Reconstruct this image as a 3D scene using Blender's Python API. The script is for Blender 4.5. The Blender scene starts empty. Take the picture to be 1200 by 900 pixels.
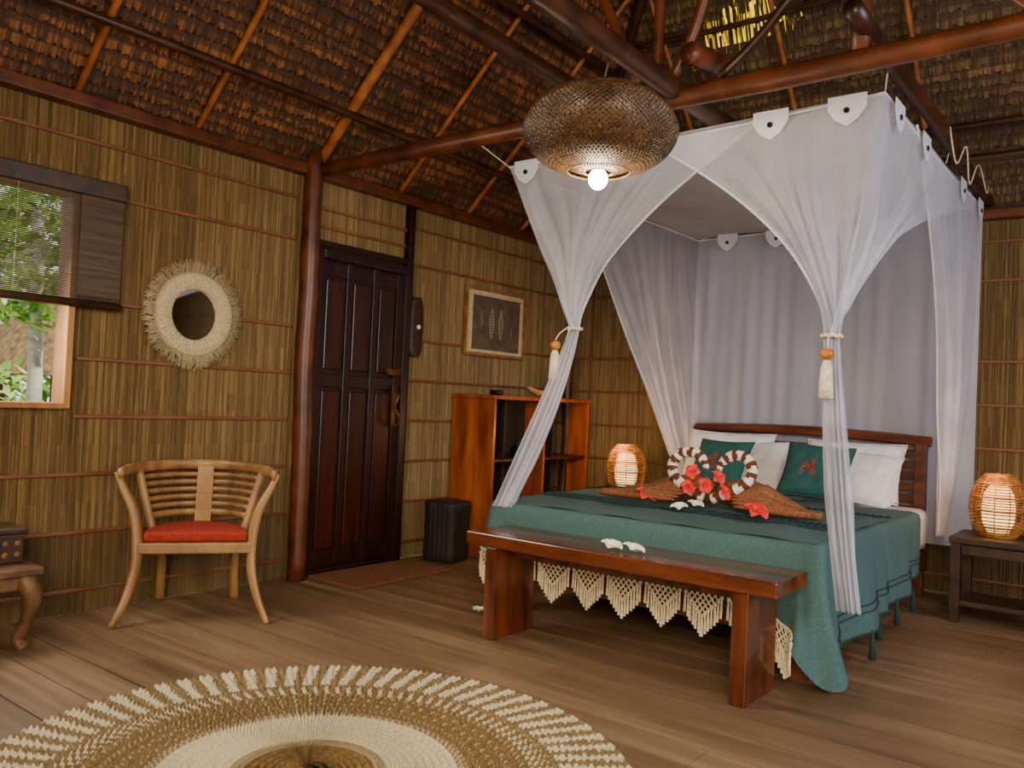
import bpy, math, random, bmesh
from mathutils import Vector as V, Matrix
random.seed(7)
SC=bpy.context.scene; C=SC.collection
R=math.radians; PI=math.pi
rnd=random.random
def U(a,b): return random.uniform(a,b)
# ---------------------------------------------------------------- camera
F_PX=988.0; YAW=R(37.7); PIT=R(1.16); ROL=R(2.6); CAMP=V((0,0,1.2))
rt=V((math.cos(YAW),math.sin(YAW),0)); fh=V((-math.sin(YAW),math.cos(YAW),0))
fw=fh*math.cos(PIT)+V((0,0,1))*math.sin(PIT); up0=rt.cross(fw)
CR=rt*math.cos(ROL)+up0*math.sin(ROL); CU=-rt*math.sin(ROL)+up0*math.cos(ROL)
cam=bpy.data.cameras.new('camera'); cam.sensor_width=36; cam.lens=F_PX/1200*36; cam.clip_start=.05; cam.clip_end=200
co=bpy.data.objects.new('camera',cam); C.objects.link(co)
m=Matrix((CR,CU,-fw)).transposed().to_4x4(); m.translation=CAMP; co.matrix_world=m; SC.camera=co
def at(u,v,ax,val):
    d=CR*(u-600)+CU*(450-v)+fw*F_PX
    t=(val-CAMP[ax])/d[ax]; return CAMP+d*t
# ---------------------------------------------------------------- materials
def lin(c):
    if isinstance(c,str):
        c=c.lstrip('#'); c=[int(c[i:i+2],16)/255 for i in (0,2,4)]
        c=[x/12.92 if x<=.04045 else ((x+.055)/1.055)**2.4 for x in c]
    return (c[0],c[1],c[2],1)
def M(name,c1,c2=None,rough=.6,sc=(8,8,8),bump=.15,metal=0,attr=0,lo=.3,hi=.7,emit=0,coat=0,bdist=.004,trans=0,alpha=1,spec=.5,mid=None):
    m=bpy.data.materials.new(name); m.use_nodes=True; nt=m.node_tree; N=nt.nodes; L=nt.links
    b=N['Principled BSDF']; out=N['Material Output']
    c2=c2 or c1
    tc=N.new('ShaderNodeTexCoord'); mp=N.new('ShaderNodeMapping'); mp.inputs['Scale'].default_value=sc
    nz=N.new('ShaderNodeTexNoise'); nz.inputs['Scale'].default_value=1; nz.inputs['Detail'].default_value=6
    L.new(tc.outputs['Object'],mp.inputs[0]); L.new(mp.outputs[0],nz.inputs[0])
    fac=nz.outputs[0]
    rp=N.new('ShaderNodeValToRGB'); rp.color_ramp.elements[0].position=lo; rp.color_ramp.elements[1].position=hi
    rp.color_ramp.elements[0].color=lin(c1); rp.color_ramp.elements[1].color=lin(c2)
    if mid: e=rp.color_ramp.elements.new((lo+hi)/2); e.color=lin(mid)
    if attr:
        at_=N.new('ShaderNodeAttribute'); at_.attribute_name='rnd'
        mx=N.new('ShaderNodeMix'); mx.inputs[0].default_value=attr
        L.new(nz.outputs[0],mx.inputs[2]); L.new(at_.outputs['Fac'],mx.inputs[3]); fac=mx.outputs[0]
    L.new(fac,rp.inputs[0]); L.new(rp.outputs[0],b.inputs['Base Color'])
    b.inputs['Roughness'].default_value=rough; b.inputs['Metallic'].default_value=metal
    b.inputs['Coat Weight'].default_value=coat; b.inputs['Specular IOR Level'].default_value=spec
    if emit:
        L.new(rp.outputs[0],b.inputs['Emission Color']); b.inputs['Emission Strength'].default_value=emit
    if bump:
        bp=N.new('ShaderNodeBump'); bp.inputs['Strength'].default_value=bump; bp.inputs['Distance'].default_value=bdist
        L.new(nz.outputs[0],bp.inputs['Height']); L.new(bp.outputs[0],b.inputs['Normal'])
    if trans or alpha<1:
        tl=N.new('ShaderNodeBsdfTranslucent'); L.new(rp.outputs[0],tl.inputs[0])
        ms=N.new('ShaderNodeMixShader'); ms.inputs[0].default_value=trans
        L.new(b.outputs[0],ms.inputs[1]); L.new(tl.outputs[0],ms.inputs[2]); last=ms
        if alpha<1:
            tp=N.new('ShaderNodeBsdfTransparent'); m2=N.new('ShaderNodeMixShader'); m2.inputs[0].default_value=alpha
            L.new(tp.outputs[0],m2.inputs[1]); L.new(ms.outputs[0],m2.inputs[2]); last=m2
        L.new(last.outputs[0],out.inputs[0])
    return m
m_reed=M('reed_wall','#281c0c','#a48856',.75,(50,50,2.2),.35,attr=.55,lo=.08,hi=.92,bdist=.003,mid='#6c5530')
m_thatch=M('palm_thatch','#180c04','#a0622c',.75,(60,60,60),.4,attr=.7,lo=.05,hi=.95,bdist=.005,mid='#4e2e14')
m_thatchb=M('palm_thatch_back','#1c1108','#907042',.75,(60,60,60),.4,attr=.7,lo=.05,hi=.95,bdist=.005,mid='#523a20')
m_floor=M('floor_boards','#4a3622','#9c8064',.5,(1.2,16,20),.3,attr=.18,lo=.18,hi=.84,bdist=.003,mid='#745a42')
m_pole=M('round_pole','#3a1808','#703a1e',.4,(6,6,6),.3,lo=.3,hi=.75)
m_poled=M('round_pole_dark','#1e0d05','#4c2812',.4,(6,6,6),.3)
m_rafter=M('rafter_wood','#6e3816','#b46c34',.45,(8,8,8),.25)
m_batten=M('split_batten','#62341c','#84522e',.5,(3,3,3),.1)
m_door=M('dark_door','#140705','#2e120b',.35,(12,12,2),.2)
m_doorp=M('dark_door_panel','#1c0b07','#40190e',.3,(14,14,1.6),.2)
m_bench=M('bench_wood','#331409','#7c3e22',.2,(2,14,14),.15,lo=.3,hi=.75,coat=.3)
m_benchl=M('bench_leg_wood','#331409','#70361c',.25,(14,14,2),.15,coat=.3)
m_shelf=M('orange_shelf_wood','#6c2c10','#b05c2a',.35,(10,10,1.6),.12,coat=.2)
m_shelfd=M('shelf_shaded_back','#120a06','#20120a',.7)  # near-black wood paints in the dark of the open compartments
m_shelfm=M('shelf_shaded_board','#2c1409','#4a230e',.5,(10,2,10),.1)  # shelf wood darkened, compartment shade put into its colour
m_teak=M('teak_chair','#6c4a28','#ac8050',.38,(9,9,2),.12)
m_red=M('red_cushion','#7c1407','#a82610',.85,(60,60,60),.2)
m_dark=M('dark_carved_wood','#1c0f08','#452812',.45,(10,10,10),.3)
m_plaq=M('plaque_wood','#1e110a','#3c2412',.5,(10,10,30),.4)
m_tabl=M('worn_table_wood','#3c2614','#7c5836',.5,(5,12,12),.3)
m_head=M('headboard_wood','#3c1a0c','#7a3e20',.4,(2,14,14),.15)
m_black=M('black_stump','#0a0908','#1e1915',.7,(20,20,4),.6,bdist=.01)
m_white=M('white_cotton','#d8d6da','#f2f0f6',.85,(14,14,14),.25,bdist=.006)
m_teal=M('teal_cloth','#304c4d','#4c6e6e',.92,(90,90,90),.3,lo=.1,hi=.9)
m_teald=M('dark_teal_cloth','#142a2a','#203e3e',.9,(90,90,90),.3)
m_tealb=M('bright_teal_cloth','#1e4846','#2c5e58',.9,(90,90,90),.3)
m_cream=M('cream_cord','#c4b28e','#ebdfc4',.85,(60,60,60),.4)
m_mac=M('macrame_weave','#8c7a58','#cdbd98',.9,(120,120,120),.8,bdist=.006)
m_macr=M('macrame_ring_cord','#a08c66','#dccdaa',.9,(120,120,120),.8,bdist=.006)
m_net=M('sheer_white_net','#dedef0','#f4f4fc',.9,(5,5,5),0,trans=.5,alpha=.53)
m_netb=M('sheer_back_net','#cacce8','#e4e6f8',.9,(3,3,1),0,trans=.45,alpha=.82)
m_nett=M('sheer_top_net','#e4e4f2','#f4f4fc',.9,(5,5,5),0,trans=.5,alpha=.92)
m_netd=M('hemmed_net','#e2e0ea','#f4f2f6',.9,(5,5,5),0,trans=.3,alpha=.92)
m_rattan=M('rattan','#281908','#5e4022',.5,(30,30,30),.2)
m_rattano=M('orange_rattan','#70401a','#b47c3c',.5,(30,30,30),.2)
m_bulb=M('lit_bulb','#fff6e0',None,.4,bump=0,emit=120)
m_glow=M('glowing_shade','#ffc468','#ffdc98',.5,(4,4,4),0,emit=3.0)
m_mirror=M('mirror_glass','#f2f2f2',None,.03,bump=0,metal=1)
m_rug=M('woven_rug','#6c5022','#cfc3a4',.95,(60,60,60),.9,attr=.86,lo=.12,hi=.86,bdist=.01)
m_brass=M('dark_brass','#3a2410','#7c5424',.4,(20,20,20),.1,metal=.6)
m_hib=M('hibiscus_red','#c80a10','#f03028',.6,(30,30,30),.1)
m_fran=M('frangipani_white','#e8e2cc','#fffbea',.6,(30,30,30),.1)
m_yel=M('pollen_yellow','#e0a010','#f4c840',.6)
m_swan=M('brown_woven_cloth','#5c2e16','#a06840',.85,(90,90,90),.7,bdist=.006)
m_swann=M('patterned_scarf','#5e2c16','#e4dccc',.85,(90,90,90),.3,attr=.92,lo=.35,hi=.65)
m_bead=M('amber_bead','#9a5210','#d08a30',.35,(20,20,20),.1)
m_leafA=M('leaf_green','#3c6a18','#a0c850',.6,(3,3,3),0,trans=.45,attr=.5)
m_leafB=M('leaf_pale','#6c9a38','#d0e088',.6,(3,3,3),0,trans=.45,attr=.5)
m_bark=M('pale_bark','#8a8272','#cfc8b8',.8,(4,4,12),.4)
m_grass=M('garden_ground','#3c4a1c','#8a9048',.9,(3,3,3),.5)
m_blind=M('bamboo_blind','#281a0c','#584024',.6,(2,2,60),.2)
m_jamb=M('window_wood','#7c4a1c','#c08440',.5,(10,10,2),.2)
m_mat=M('coir_mat','#5a2e18','#8a5634',.95,(60,60,60),.7)
m_pframe=M('picture_frame_wood','#6c4424','#9c6c3c',.4,(10,10,10),.1)
m_pmat=M('picture_mat','#a89878','#c0b092',.8,(40,40,40),.1)
m_pdark=M('picture_dark','#463a30','#625446',.45,(12,12,12),.1)
m_pmotif=M('picture_motif','#90806a','#b4a48a',.7)
m_bowl=M('pale_bowl_wood','#8c6840','#bc9868',.5,(20,6,20),.1)
m_btn=M('button_dark','#100c0a',None,.4)
m_whitep=M('white_plastic','#e8e8e4',None,.4)
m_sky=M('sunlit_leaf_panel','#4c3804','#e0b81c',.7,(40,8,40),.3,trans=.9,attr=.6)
m_roofout=M('hut_thatch','#4c3820','#8c7048',.9,(20,20,4),.5)
m_embro=M('red_embroidery','#a01c18','#d84038',.8)
# ---------------------------------------------------------------- mesh builder
class MB:
    def __init__(s): s.v=[]; s.f=[]; s.r=[]; s.c=0.5
    def face(s,ids): s.f.append(ids); s.r.append(s.c)
    def box(s,c,d,rot=None,taper=None):
        c=V(c); n=len(s.v)
        for sz in (-1,1):
            for sy in (-1,1):
                for sx in (-1,1):
                    k=taper if (taper and sz<0) else 1
                    p=V((sx*d[0]/2*k,sy*d[1]/2*k,sz*d[2]/2))
                    if rot: p=rot@p
                    s.v.append(c+p)
        for q in ((0,2,3,1),(4,5,7,6),(0,1,5,4),(2,6,7,3),(0,4,6,2),(1,3,7,5)): s.face([n+i for i in q])
        return s
    def tube(s,pts,rad,n=8,cap=True,flat=1.0):
        pts=[V(p) for p in pts]; k=len(pts)
        rad=rad if isinstance(rad,(list,tuple)) else [rad]*k
        t0=(pts[1]-pts[0]).normalized(); ref=V((0,0,1)) if abs(t0.z)<.9 else V((1,0,0))
        x=t0.cross(ref).normalized(); st=len(s.v)
        for i,p in enumerate(pts):
            t=(pts[min(i+1,k-1)]-pts[max(i-1,0)]).normalized()
            x=(x-t*x.dot(t)).normalized(); y=t.cross(x)
            for j in range(n):
                a=2*PI*j/n; s.v.append(p+x*math.cos(a)*rad[i]+y*math.sin(a)*rad[i]*flat)
        for i in range(k-1):
            for j in range(n):
                a=st+i*n+j; b=st+i*n+(j+1)%n; s.face([a,b,b+n,a+n])
        if cap:
            s.face([st+j for j in range(n)][::-1]); s.face([st+(k-1)*n+j for j in range(n)])
        return s
    def lathe(s,prof,n=24,c=(0,0,0),wob=None):
        c=V(c); st=len(s.v); k=len(prof)
        for i,(r,z) in enumerate(prof):
            for j in range(n):
                a=2*PI*j/n; q=r*(wob(a,z) if wob else 1); s.v.append(c+V((q*math.cos(a),q*math.sin(a),z)))
        for i in range(k-1):
            for j in range(n):
                a=st+i*n+j; b=st+i*n+(j+1)%n; s.face([a,b,b+n,a+n])
        if prof[0][0]>1e-5: s.face([st+j for j in range(n)][::-1])
        if prof[-1][0]>1e-5: s.face([st+(k-1)*n+j for j in range(n)])
        return s
    def sph(s,c,r,n=12,sq=(1,1,1)):
        c=V(c); st=len(s.v); h=n//2
        for i in range(h+1):
            t=PI*i/h
            for j in range(n):
                a=2*PI*j/n; s.v.append(c+V((r*math.sin(t)*math.cos(a)*sq[0],r*math.sin(t)*math.sin(a)*sq[1],r*math.cos(t)*sq[2])))
        for i in range(h):
            for j in range(n):
                a=st+i*n+j; b=st+i*n+(j+1)%n; s.face([a,b,b+n,a+n])
        return s
    def grid(s,fn,nu,nv,rf=None,cu=False):
        st=len(s.v); mu=nu if cu else nu+1
        for j in range(nv+1):
            for i in range(mu): s.v.append(V(fn(i/nu,j/nv)))
        for j in range(nv):
            for i in range(nu):
                if rf: s.c=rf(i/nu,j/nv)
                a=st+j*mu+i; b=st+j*mu+(i+1)%mu; s.face([a,b,b+mu,a+mu])
        return s
    def poly(s,pts):
        n=len(s.v); s.v+=[V(p) for p in pts]; s.face([n+i for i in range(len(pts))]); return s
    def quad(s,a,b,c,d): return s.poly((a,b,c,d))
    def build(s,name,mat,parent=None,world=False,smooth=False,bev=0,recalc=True,sol=0):
        off=V((0,0,0))
        if world and parent:
            r=parent
            while r.parent: r=r.parent
            off=V(r.location)
        if not parent:
            xs=[p.x for p in s.v]; ys=[p.y for p in s.v]; zs=[p.z for p in s.v]
            off=V(((min(xs)+max(xs))/2,(min(ys)+max(ys))/2,min(zs)))
        me=bpy.data.meshes.new(name); me.from_pydata([tuple(p-off) for p in s.v],[],s.f); me.update()
        a=me.attributes.new('rnd','FLOAT','FACE'); a.data.foreach_set('value',s.r)
        if recalc:
            bm=bmesh.new(); bm.from_mesh(me)
            if len(s.v)<20000: bmesh.ops.remove_doubles(bm,verts=bm.verts,dist=1e-5)
            bmesh.ops.recalc_face_normals(bm,faces=bm.faces); bm.to_mesh(me); bm.free()
        if smooth:
            for p in me.polygons: p.use_smooth=True
        me.materials.append(mat)
        o=bpy.data.objects.new(name,me); C.objects.link(o)
        if parent: o.parent=parent
        else: o.location=off
        if bev:
            b=o.modifiers.new('bevel','BEVEL'); b.width=bev; b.segments=2; b.limit_method='ANGLE'
        if sol:
            b=o.modifiers.new('thick','SOLIDIFY'); b.thickness=sol
        return o
def tag(o,label,cat,group=None,kind=None):
    o['label']=label; o['category']=cat
    if group: o['group']=group
    if kind: o['kind']=kind
    return o
def thing(name,label,cat,loc=(0,0,0),rz=0,group=None):
    o=bpy.data.objects.new(name,None); C.objects.link(o); o.empty_display_size=.1
    o.location=loc; o.rotation_euler=(0,0,rz); return tag(o,label,cat,group)
def S(o): o['kind']='structure'; return o
def cr(P,n=6):
    P=[V(p) for p in P]; out=[]
    for i in range(len(P)-1):
        p0=P[max(i-1,0)];p1=P[i];p2=P[i+1];p3=P[min(i+2,len(P)-1)]
        for k in range(n):
            t=k/n; out.append(.5*((2*p1)+(p2-p0)*t+(2*p0-5*p1+4*p2-p3)*t*t+(3*p1-p0-3*p2+p3)*t**3))
    out.append(P[-1]); return out
def dup(root,loc,rz=None,label=None):
    r=root.copy(); C.objects.link(r); r.location=loc
    if rz is not None: r.rotation_euler=(0,0,rz)
    if label: r['label']=label
    for ch in list(root.children):
        c=ch.copy(); C.objects.link(c); c.parent=r
        for g in list(ch.children):
            d=g.copy(); C.objects.link(d); d.parent=c
    return r
# ---------------------------------------------------------------- room shell
XL,XR,YB,YF,ZE=-4.45,2.45,6.6,-2.5,2.65
XM=(XL+XR)/2
b=MB(); b.c=0; b.quad((XL,YF,-.015),(XR,YF,-.015),(XR,YB,-.015),(XL,YB,-.015))
y=YF
while y<YB:
    w=.205; x=XL-U(0,2.2)
    while x<XR:
        l=U(2.2,3.6); xa=max(x,XL)+.001; xb=min(x+l,XR)-.002
        if xb>xa:
            b.c=rnd(); zz=U(-.0015,.0); b.box(((xa+xb)/2,y+w/2,-.012+zz),(xb-xa,min(w,YB-y)-.006,.024))
        x+=l
    y+=w
S(tag(b.build('floor',m_floor,recalc=False),'worn brown timber plank floor','floor'))
LEV=[0,.12,.27,.42,.57,.72,.87,1.02,1.17,1.32,1.47,1.62,1.78,1.92,2.05,2.18,2.32,2.45,2.66]
def reed_wall(name,fn,a0,a1,hole=None,label=''):
    b=MB(); lev=list(LEV)
    if hole: lev=sorted(set(lev+[hole[2],hole[3]]))
    b.c=0.0
    rects=[(a0,a1,0,2.66)]
    if hole: rects=[(a0,hole[0],0,2.66),(hole[1],a1,0,2.66),(hole[0],hole[1],0,hole[2]),(hole[0],hole[1],hole[3],2.66)]
    for (p,q,z0,z1) in rects: b.quad(fn(p,z0,-.02),fn(q,z0,-.02),fn(q,z1,-.02),fn(p,z1,-.02))
    a=a0
    while a<a1:
        w=U(.005,.010); base=.55+.05*math.sin(a*9)+.04*math.sin(a*23+1)+U(-.25,.25)
        if rnd()<.04: base-=.25
        dd=U(-.003,.003); hh=U(.003,.006)
        prev=None
        for i,z in enumerate(lev):
            j=U(-.003,.003); row=(fn(a+j-.003,z,dd-.004),fn(a+w/2+j,z,dd+hh),fn(a+w+j+.003,z,dd-.004))
            if prev:
                zm=(z+lev[i-1])/2; mid=a+w/2
                if not(hole and hole[0]<mid<hole[1] and hole[2]<zm<hole[3]):
                    c=base+U(-.16,.16)
                    b.c=min(1,max(0,c))
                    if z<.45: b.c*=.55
                    n=len(b.v); b.v+= [V(p) for p in prev]+[V(p) for p in row]
                    b.face([n,n+1,n+4,n+3]); b.face([n+1,n+2,n+5,n+4])
            prev=row
        a+=w
    return S(tag(b.build(name,m_reed,recalc=False),label,'wall'))
WIN=(.9,2.03,1.06,2.19)
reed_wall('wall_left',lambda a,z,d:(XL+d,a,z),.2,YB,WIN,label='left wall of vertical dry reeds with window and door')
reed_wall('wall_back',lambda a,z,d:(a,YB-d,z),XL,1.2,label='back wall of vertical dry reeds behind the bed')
b=MB(); b.quad((XR,YF,0),(XR,YB,0),(XR,YB,2.7),(XR,YF,2.7)); b.quad((1.2,YB,0),(XR,YB,0),(XR,YB,2.7),(1.2,YB,2.7)); S(tag(b.build('wall_right',m_reed),'right wall out of the view','wall'))
b=MB(); b.quad((XL,YF,0),(XR,YF,0),(XR,YF,6.3),(XL,YF,6.3)); b.quad((XL,YF,0),(XL,.2,0),(XL,.2,2.7),(XL,YF,2.7)); S(tag(b.build('wall_front',m_reed),'front wall out of the view','wall'))
def slope(b,fn,ext,step=.07,skip=None,dmax=4.9,wmin=.006,wmax=.016,amin=-9):
    d=-.25; row=0
    while d<dmax:
        a0,a1=ext(max(d,0)); a=max(a0-.1,amin); rb=U(-.10,.10); ph=U(0,6); st_=step*U(.8,1.2)
        while a<a1+.05:
            w=U(wmin,wmax)
            c=.55+rb+.12*math.sin(a*5+ph)+.06*math.sin(a*19+ph*2)+U(-.32,.32)
            if not(skip and skip(a,d)):
                lj=.015+U(0,.010)+.005*math.sin(a*5+ph); dj=U(-.014,.008)+.008*math.sin(a*3+ph)
                m0=fn(a,d+step*.45,-lj*.4); m1=fn(a+w+.003,d+step*.45,-lj*.4)
                p0=fn(a,d+dj,-lj); p1=fn(a+w+.002,d+dj+U(-.004,.004),-lj)
                q0=fn(a,d+step*2.4,.05); q1=fn(a+w+.005,d+step*2.4,.05)
                b.c=min(1,max(0,c)); b.quad(p0,p1,m1,m0); b.c=min(1,max(0,c*.6)); b.quad(m0,m1,q1,q0)  # overlap shade painted in: upper half of each strip darker
            a+=w
        d+=st_; row+=1
q=math.sqrt(.5)
HOLE=(-2.9,-1.85,1.28,1.80)
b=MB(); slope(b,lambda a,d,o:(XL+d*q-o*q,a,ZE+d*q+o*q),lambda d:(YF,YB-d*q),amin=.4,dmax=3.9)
b.c=0; b.poly([(XL-.3,YF,ZE-.2),(XL-.3,YB+.3,ZE-.2),(XM,YB-3.45,6.2),(XM,YF,6.2)])
b.poly([(XR+.3,YF,ZE-.2),(XR+.3,YB+.3,ZE-.2),(XM,YB-3.45,6.2),(XM,YF,6.2)])
S(tag(b.build('ceiling',m_thatch,recalc=False),'dark palm thatch roof slopes above the side walls','ceiling'))
def skp(a,d):
    t=(a-HOLE[0])/(HOLE[1]-HOLE[0])
    if not 0<t<1: return False
    lo_=HOLE[2]+t*.25-.03; hi_=HOLE[2]+t*.3+.12+.26*math.sin(t*PI)+.05*math.sin(a*31)
    e=min(d-lo_,hi_-d,.3*t*1.05,.3*(1-t)*1.05)
    return e>0 and rnd()<min(.85,.25+e*8)
def bp_(a,d,o=.09): return (a,YB-d*q+o*q,ZE+d*q+o*q)
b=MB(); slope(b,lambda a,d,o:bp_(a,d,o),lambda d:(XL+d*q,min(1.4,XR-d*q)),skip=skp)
b.c=0
h0,h1=1.2,2.35
b.poly([bp_(XL-.3,-.3),bp_(HOLE[0],-.3),bp_(HOLE[0],(HOLE[0]-XL)/q)])
b.poly([bp_(HOLE[0],-.3),bp_(HOLE[1],-.3),bp_(HOLE[1],h0),bp_(HOLE[0],h0)])
b.poly([bp_(XL+h1*q,h1),bp_(HOLE[1],h1),bp_(HOLE[1],(HOLE[1]-XL)/q)])
b.poly([bp_(HOLE[1],-.3),bp_(XR+.3,-.3),bp_(XM,3.45/q),bp_(HOLE[1],(HOLE[1]-XL)/q)])
S(tag(b.build('ceiling',m_thatchb,recalc=False),'paler thatch roof slope above the back wall','ceiling'))
b=MB()
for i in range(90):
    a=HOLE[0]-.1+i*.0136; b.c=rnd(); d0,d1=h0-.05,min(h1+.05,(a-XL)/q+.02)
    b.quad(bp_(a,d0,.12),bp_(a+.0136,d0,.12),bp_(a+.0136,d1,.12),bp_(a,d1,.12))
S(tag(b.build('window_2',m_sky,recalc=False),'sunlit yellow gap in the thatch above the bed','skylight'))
TN=[0]
def trim(b,mat,label,smooth=True,bev=0):
    TN[0]+=1; o=b.build('trim_%d'%TN[0],mat,smooth=smooth,bev=bev); return S(tag(o,label,'timber'))
def pole(a,c,r,mat,label,bend=.012,n=10):
    a=V(a);c=V(c);P=[]
    for i in range(7):
        t=i/6; p=a.lerp(c,t)+V((U(-1,1),U(-1,1),U(-1,1)))*bend*(0 if i in(0,6) else 1); P.append(p)
    return trim(MB().tube(cr(P,3),[r*U(.95,1.05) for _ in range(19)],n),mat,label)
for z in (.12,.42,.72,1.02,1.32,1.62,2.18,2.45):
    for (p,q_) in ((YF,.86),(2.06,3.4),(4.45,YB-.02)) if 1.0<z<2.2 else ((YF,3.4),(4.45,YB-.02)):
        trim(MB().box((XL+.014,(p+q_)/2,z),(.014,q_-p,.020)),m_batten,'split timber batten across the left reed wall',False,.004)
    trim(MB().box((XM,YB-.014,z),(XR-XL,.014,.020)),m_batten,'split timber batten across the back reed wall',False,.004)
for z in (2.42,2.3): trim(MB().box((XL+.016,3.95,z),(.016,.88,.020)),m_batten,'batten across the reed panel above the door',False,.004)
trim(MB().box((XL+.05,2.05,ZE-.02),(.09,9.1,.07)),m_pole,'wall plate along the top of the left wall',False,.01)
trim(MB().box((XM,YB-.05,ZE-.02),(6.9,.09,.07)),m_pole,'wall plate along the top of the back wall',False,.01)
pole((XL+.11,3.46,0),(XL+.09,3.46,2.75),.060,m_pole,'round timber post beside the door')
pole((XL+.04,YB-.04,0),(XL+.04,YB-.04,2.66),.05,m_pole,'round timber post in the room corner')
def ls(x,o=.05): return ZE+(x-XL)-o*1.41
for y_,r_ in ((.6,.018),(1.3,.018),(1.97,.018),(2.64,.018),(3.5,.034),(4.25,.018),(5.0,.018),(5.7,.016)):
    xe=min(XM,XL+(YB-y_)); pole((XL+.04,y_,ls(XL+.06,.05)),(xe,y_,ls(xe,.06)),r_,m_rafter,'sloping rafter pole under the left thatch',.008)
for x_ in (-4.04,-3.3,-2.5):
    pole((x_,-1.5,ls(x_,.09)),(x_,YB-(x_-XL)-.05,ls(x_,.09)),.024,m_poled,'long purlin pole running under the left thatch')
for x_ in (-3.7,-2.9,-2.1,-1.3,-.5,.3,1.1,1.8):
    d=min(x_-XL,XR-x_); pole((x_,YB-.06,ZE-.02),(x_,YB-d,ZE+d-.08),.018,m_rafter,'sloping rafter pole under the back thatch',.008)
for d in (.55,1.25,2.0):
    pole((XL+d,YB-d-.05,ZE+d-.09),(XR-d,YB-d-.05,ZE+d-.09),.02,m_poled,'long purlin pole running under the back thatch')
pole((XL+.05,YB-.05,ZE-.03),(XM,YB-(XM-XL),ZE+(XM-XL)-.1),.035,m_poled,'hip rafter rising from the room corner')
pole((XL+.03,3.5,2.63),(XR,3.5,2.66),.048,m_pole,'round tie beam spanning the room above the bed foot')
pole((-1.83,-1.5,2.68),(-1.80,YB,2.66),.05,m_poled,'dark long pole crossing the tie beam over the pendant')
pole((-2.28,-1.5,2.76),(-2.28,YB,2.72),.04,m_poled,'dark long pole left of its twin over the tie beam')
pole((-.98,3.3,2.77),(-.98,YB,2.72),.04,m_poled,'dark pole above the right edge of the bed net')
pole((-1.0,3.5,2.68),(-1.0,3.5,6.0),.042,m_pole,'upright king post standing on the tie beam')
pole((-1.93,3.5,2.70),(-1.93,3.5,4.9),.028,m_pole,'upright strut standing on the tie beam')
pole((-1.98,3.45,2.70),(-2.55,3.45,3.9),.026,m_pole,'strut leaning left above the tie beam')
pole((-1.85,3.5,2.72),(-1.3,3.5,4.0),.026,m_pole,'strut leaning right above the tie beam')
pole((-1.6,3.5,2.70),(-1.0,3.5,3.2),.022,m_poled,'short brace from tie beam to king post')
pole((-.4,3.5,2.70),(-1.0,3.5,3.3),.022,m_pole,'short brace right of the king post')
pole((-1.70,3.38,2.78),(-1.66,3.62,2.80),.05,m_pole,'short log end lashed over the tie beam',.001,14)
pole((-3.1,5.4,2.72),(1.6,5.4,2.72),.026,m_poled,'thin cross pole over the bed net')
# ---------------------------------------------------------------- window with blind
b=MB(); y0,y1,z0,z1=WIN
b.box((XL-.02,y1-.02,(z0+z1)/2),(.14,.035,z1-z0)); b.box((XL-.02,y0+.02,(z0+z1)/2),(.14,.035,z1-z0))
b.box((XL-.02,(y0+y1)/2,z0+.012),(.14,y1-y0-.07,.03)); b.box((XL-.02,(y0+y1)/2,z1-.02),(.14,y1-y0-.07,.04))
S(tag(b.build('window_1',m_jamb,bev=.004),'open wooden window in the left wall','window'))
bl=thing('bamboo_blind','bamboo slat blind half lowered over the window','blind',(XL+.06,1.52,1.60))
b=MB()
for i in range(60): b.box((0,0,.02+i*.0094),(.004,1.44,.0058))
b.build('slats',m_blind,bl)
MB().box((.0,0,.60),(.05,1.46,.09)).build('head_rail',m_dark,bl,bev=.006)
MB().box((.006,.61,.30),(.008,.22,.52)).build('solid_edge_strip',m_blind,bl)  # added solid strip makes this end of the blind darker
MB().tube([(0,-.73,.0),(0,.73,.0)],.022,10).build('rolled_hem',m_dark,bl,smooth=True)
for yy in (-.3,.2): MB().tube([(.006,yy,.0),(.006,yy,.58)],.0016,5).build('lift_cord',m_mac,bl)
# ---------------------------------------------------------------- door
dr=bpy.data.objects.new('door_1',None); C.objects.link(dr); dr.location=(XL+.03,3.95,0); S(tag(dr,'dark panelled wooden door in the left wall','door'))
b=MB()
b.box((.02,-.42,1.07),(.11,.07,2.14)).box((.02,.40,1.07),(.11,.06,2.14)).box((.02,0,2.11),(.11,.76,.06)).box((.0,0,.02),(.1,.76,.03))
b.build('door_frame',m_door,dr,bev=.006)
MB().box((.0,0,1.06),(.03,.76,2.06)).build('door_leaf',m_door,dr)
b=MB()
for yy in (-.355,-.12,.12,.35): b.box((.022,yy,1.06),(.03,.055,2.04))
for zz in (.1,1.28,2.02): b.box((.020,0,zz),(.026,.74,.09))
b.build('stile',m_door,dr,bev=.005)
for yy in (-.24,0,.24):
    for (za,zb) in ((.15,1.23),(1.34,1.97)): MB().box((.018,yy,(za+zb)/2),(.022,.15,zb-za-.03)).build('door_panel',m_doorp,dr,bev=.008)
h=MB().box((.045,.33,1.12),(.014,.045,.30)).build('handle_plate',m_brass,dr,bev=.004)
MB().tube(cr([(.05,.33,.98),(.09,.34,1.0),(.11,.32,1.06),(.10,.29,1.12),(.11,.31,1.2),(.05,.33,1.26)],5),.010,8).build('pull_handle',m_brass,h,smooth=True)
MB().box((.055,.30,1.37),(.04,.12,.05)).build('lock_case',m_brass,dr,bev=.006)
trim(MB().box((XL+.03,4.41,1.32),(.06,.055,2.64)),m_door,'dark upright trim right of the door',False,.006)
trim(MB().box((XL+.05,3.95,2.18),(.05,.88,.04)),m_door,'dark rail above the door',False,.006)
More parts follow.
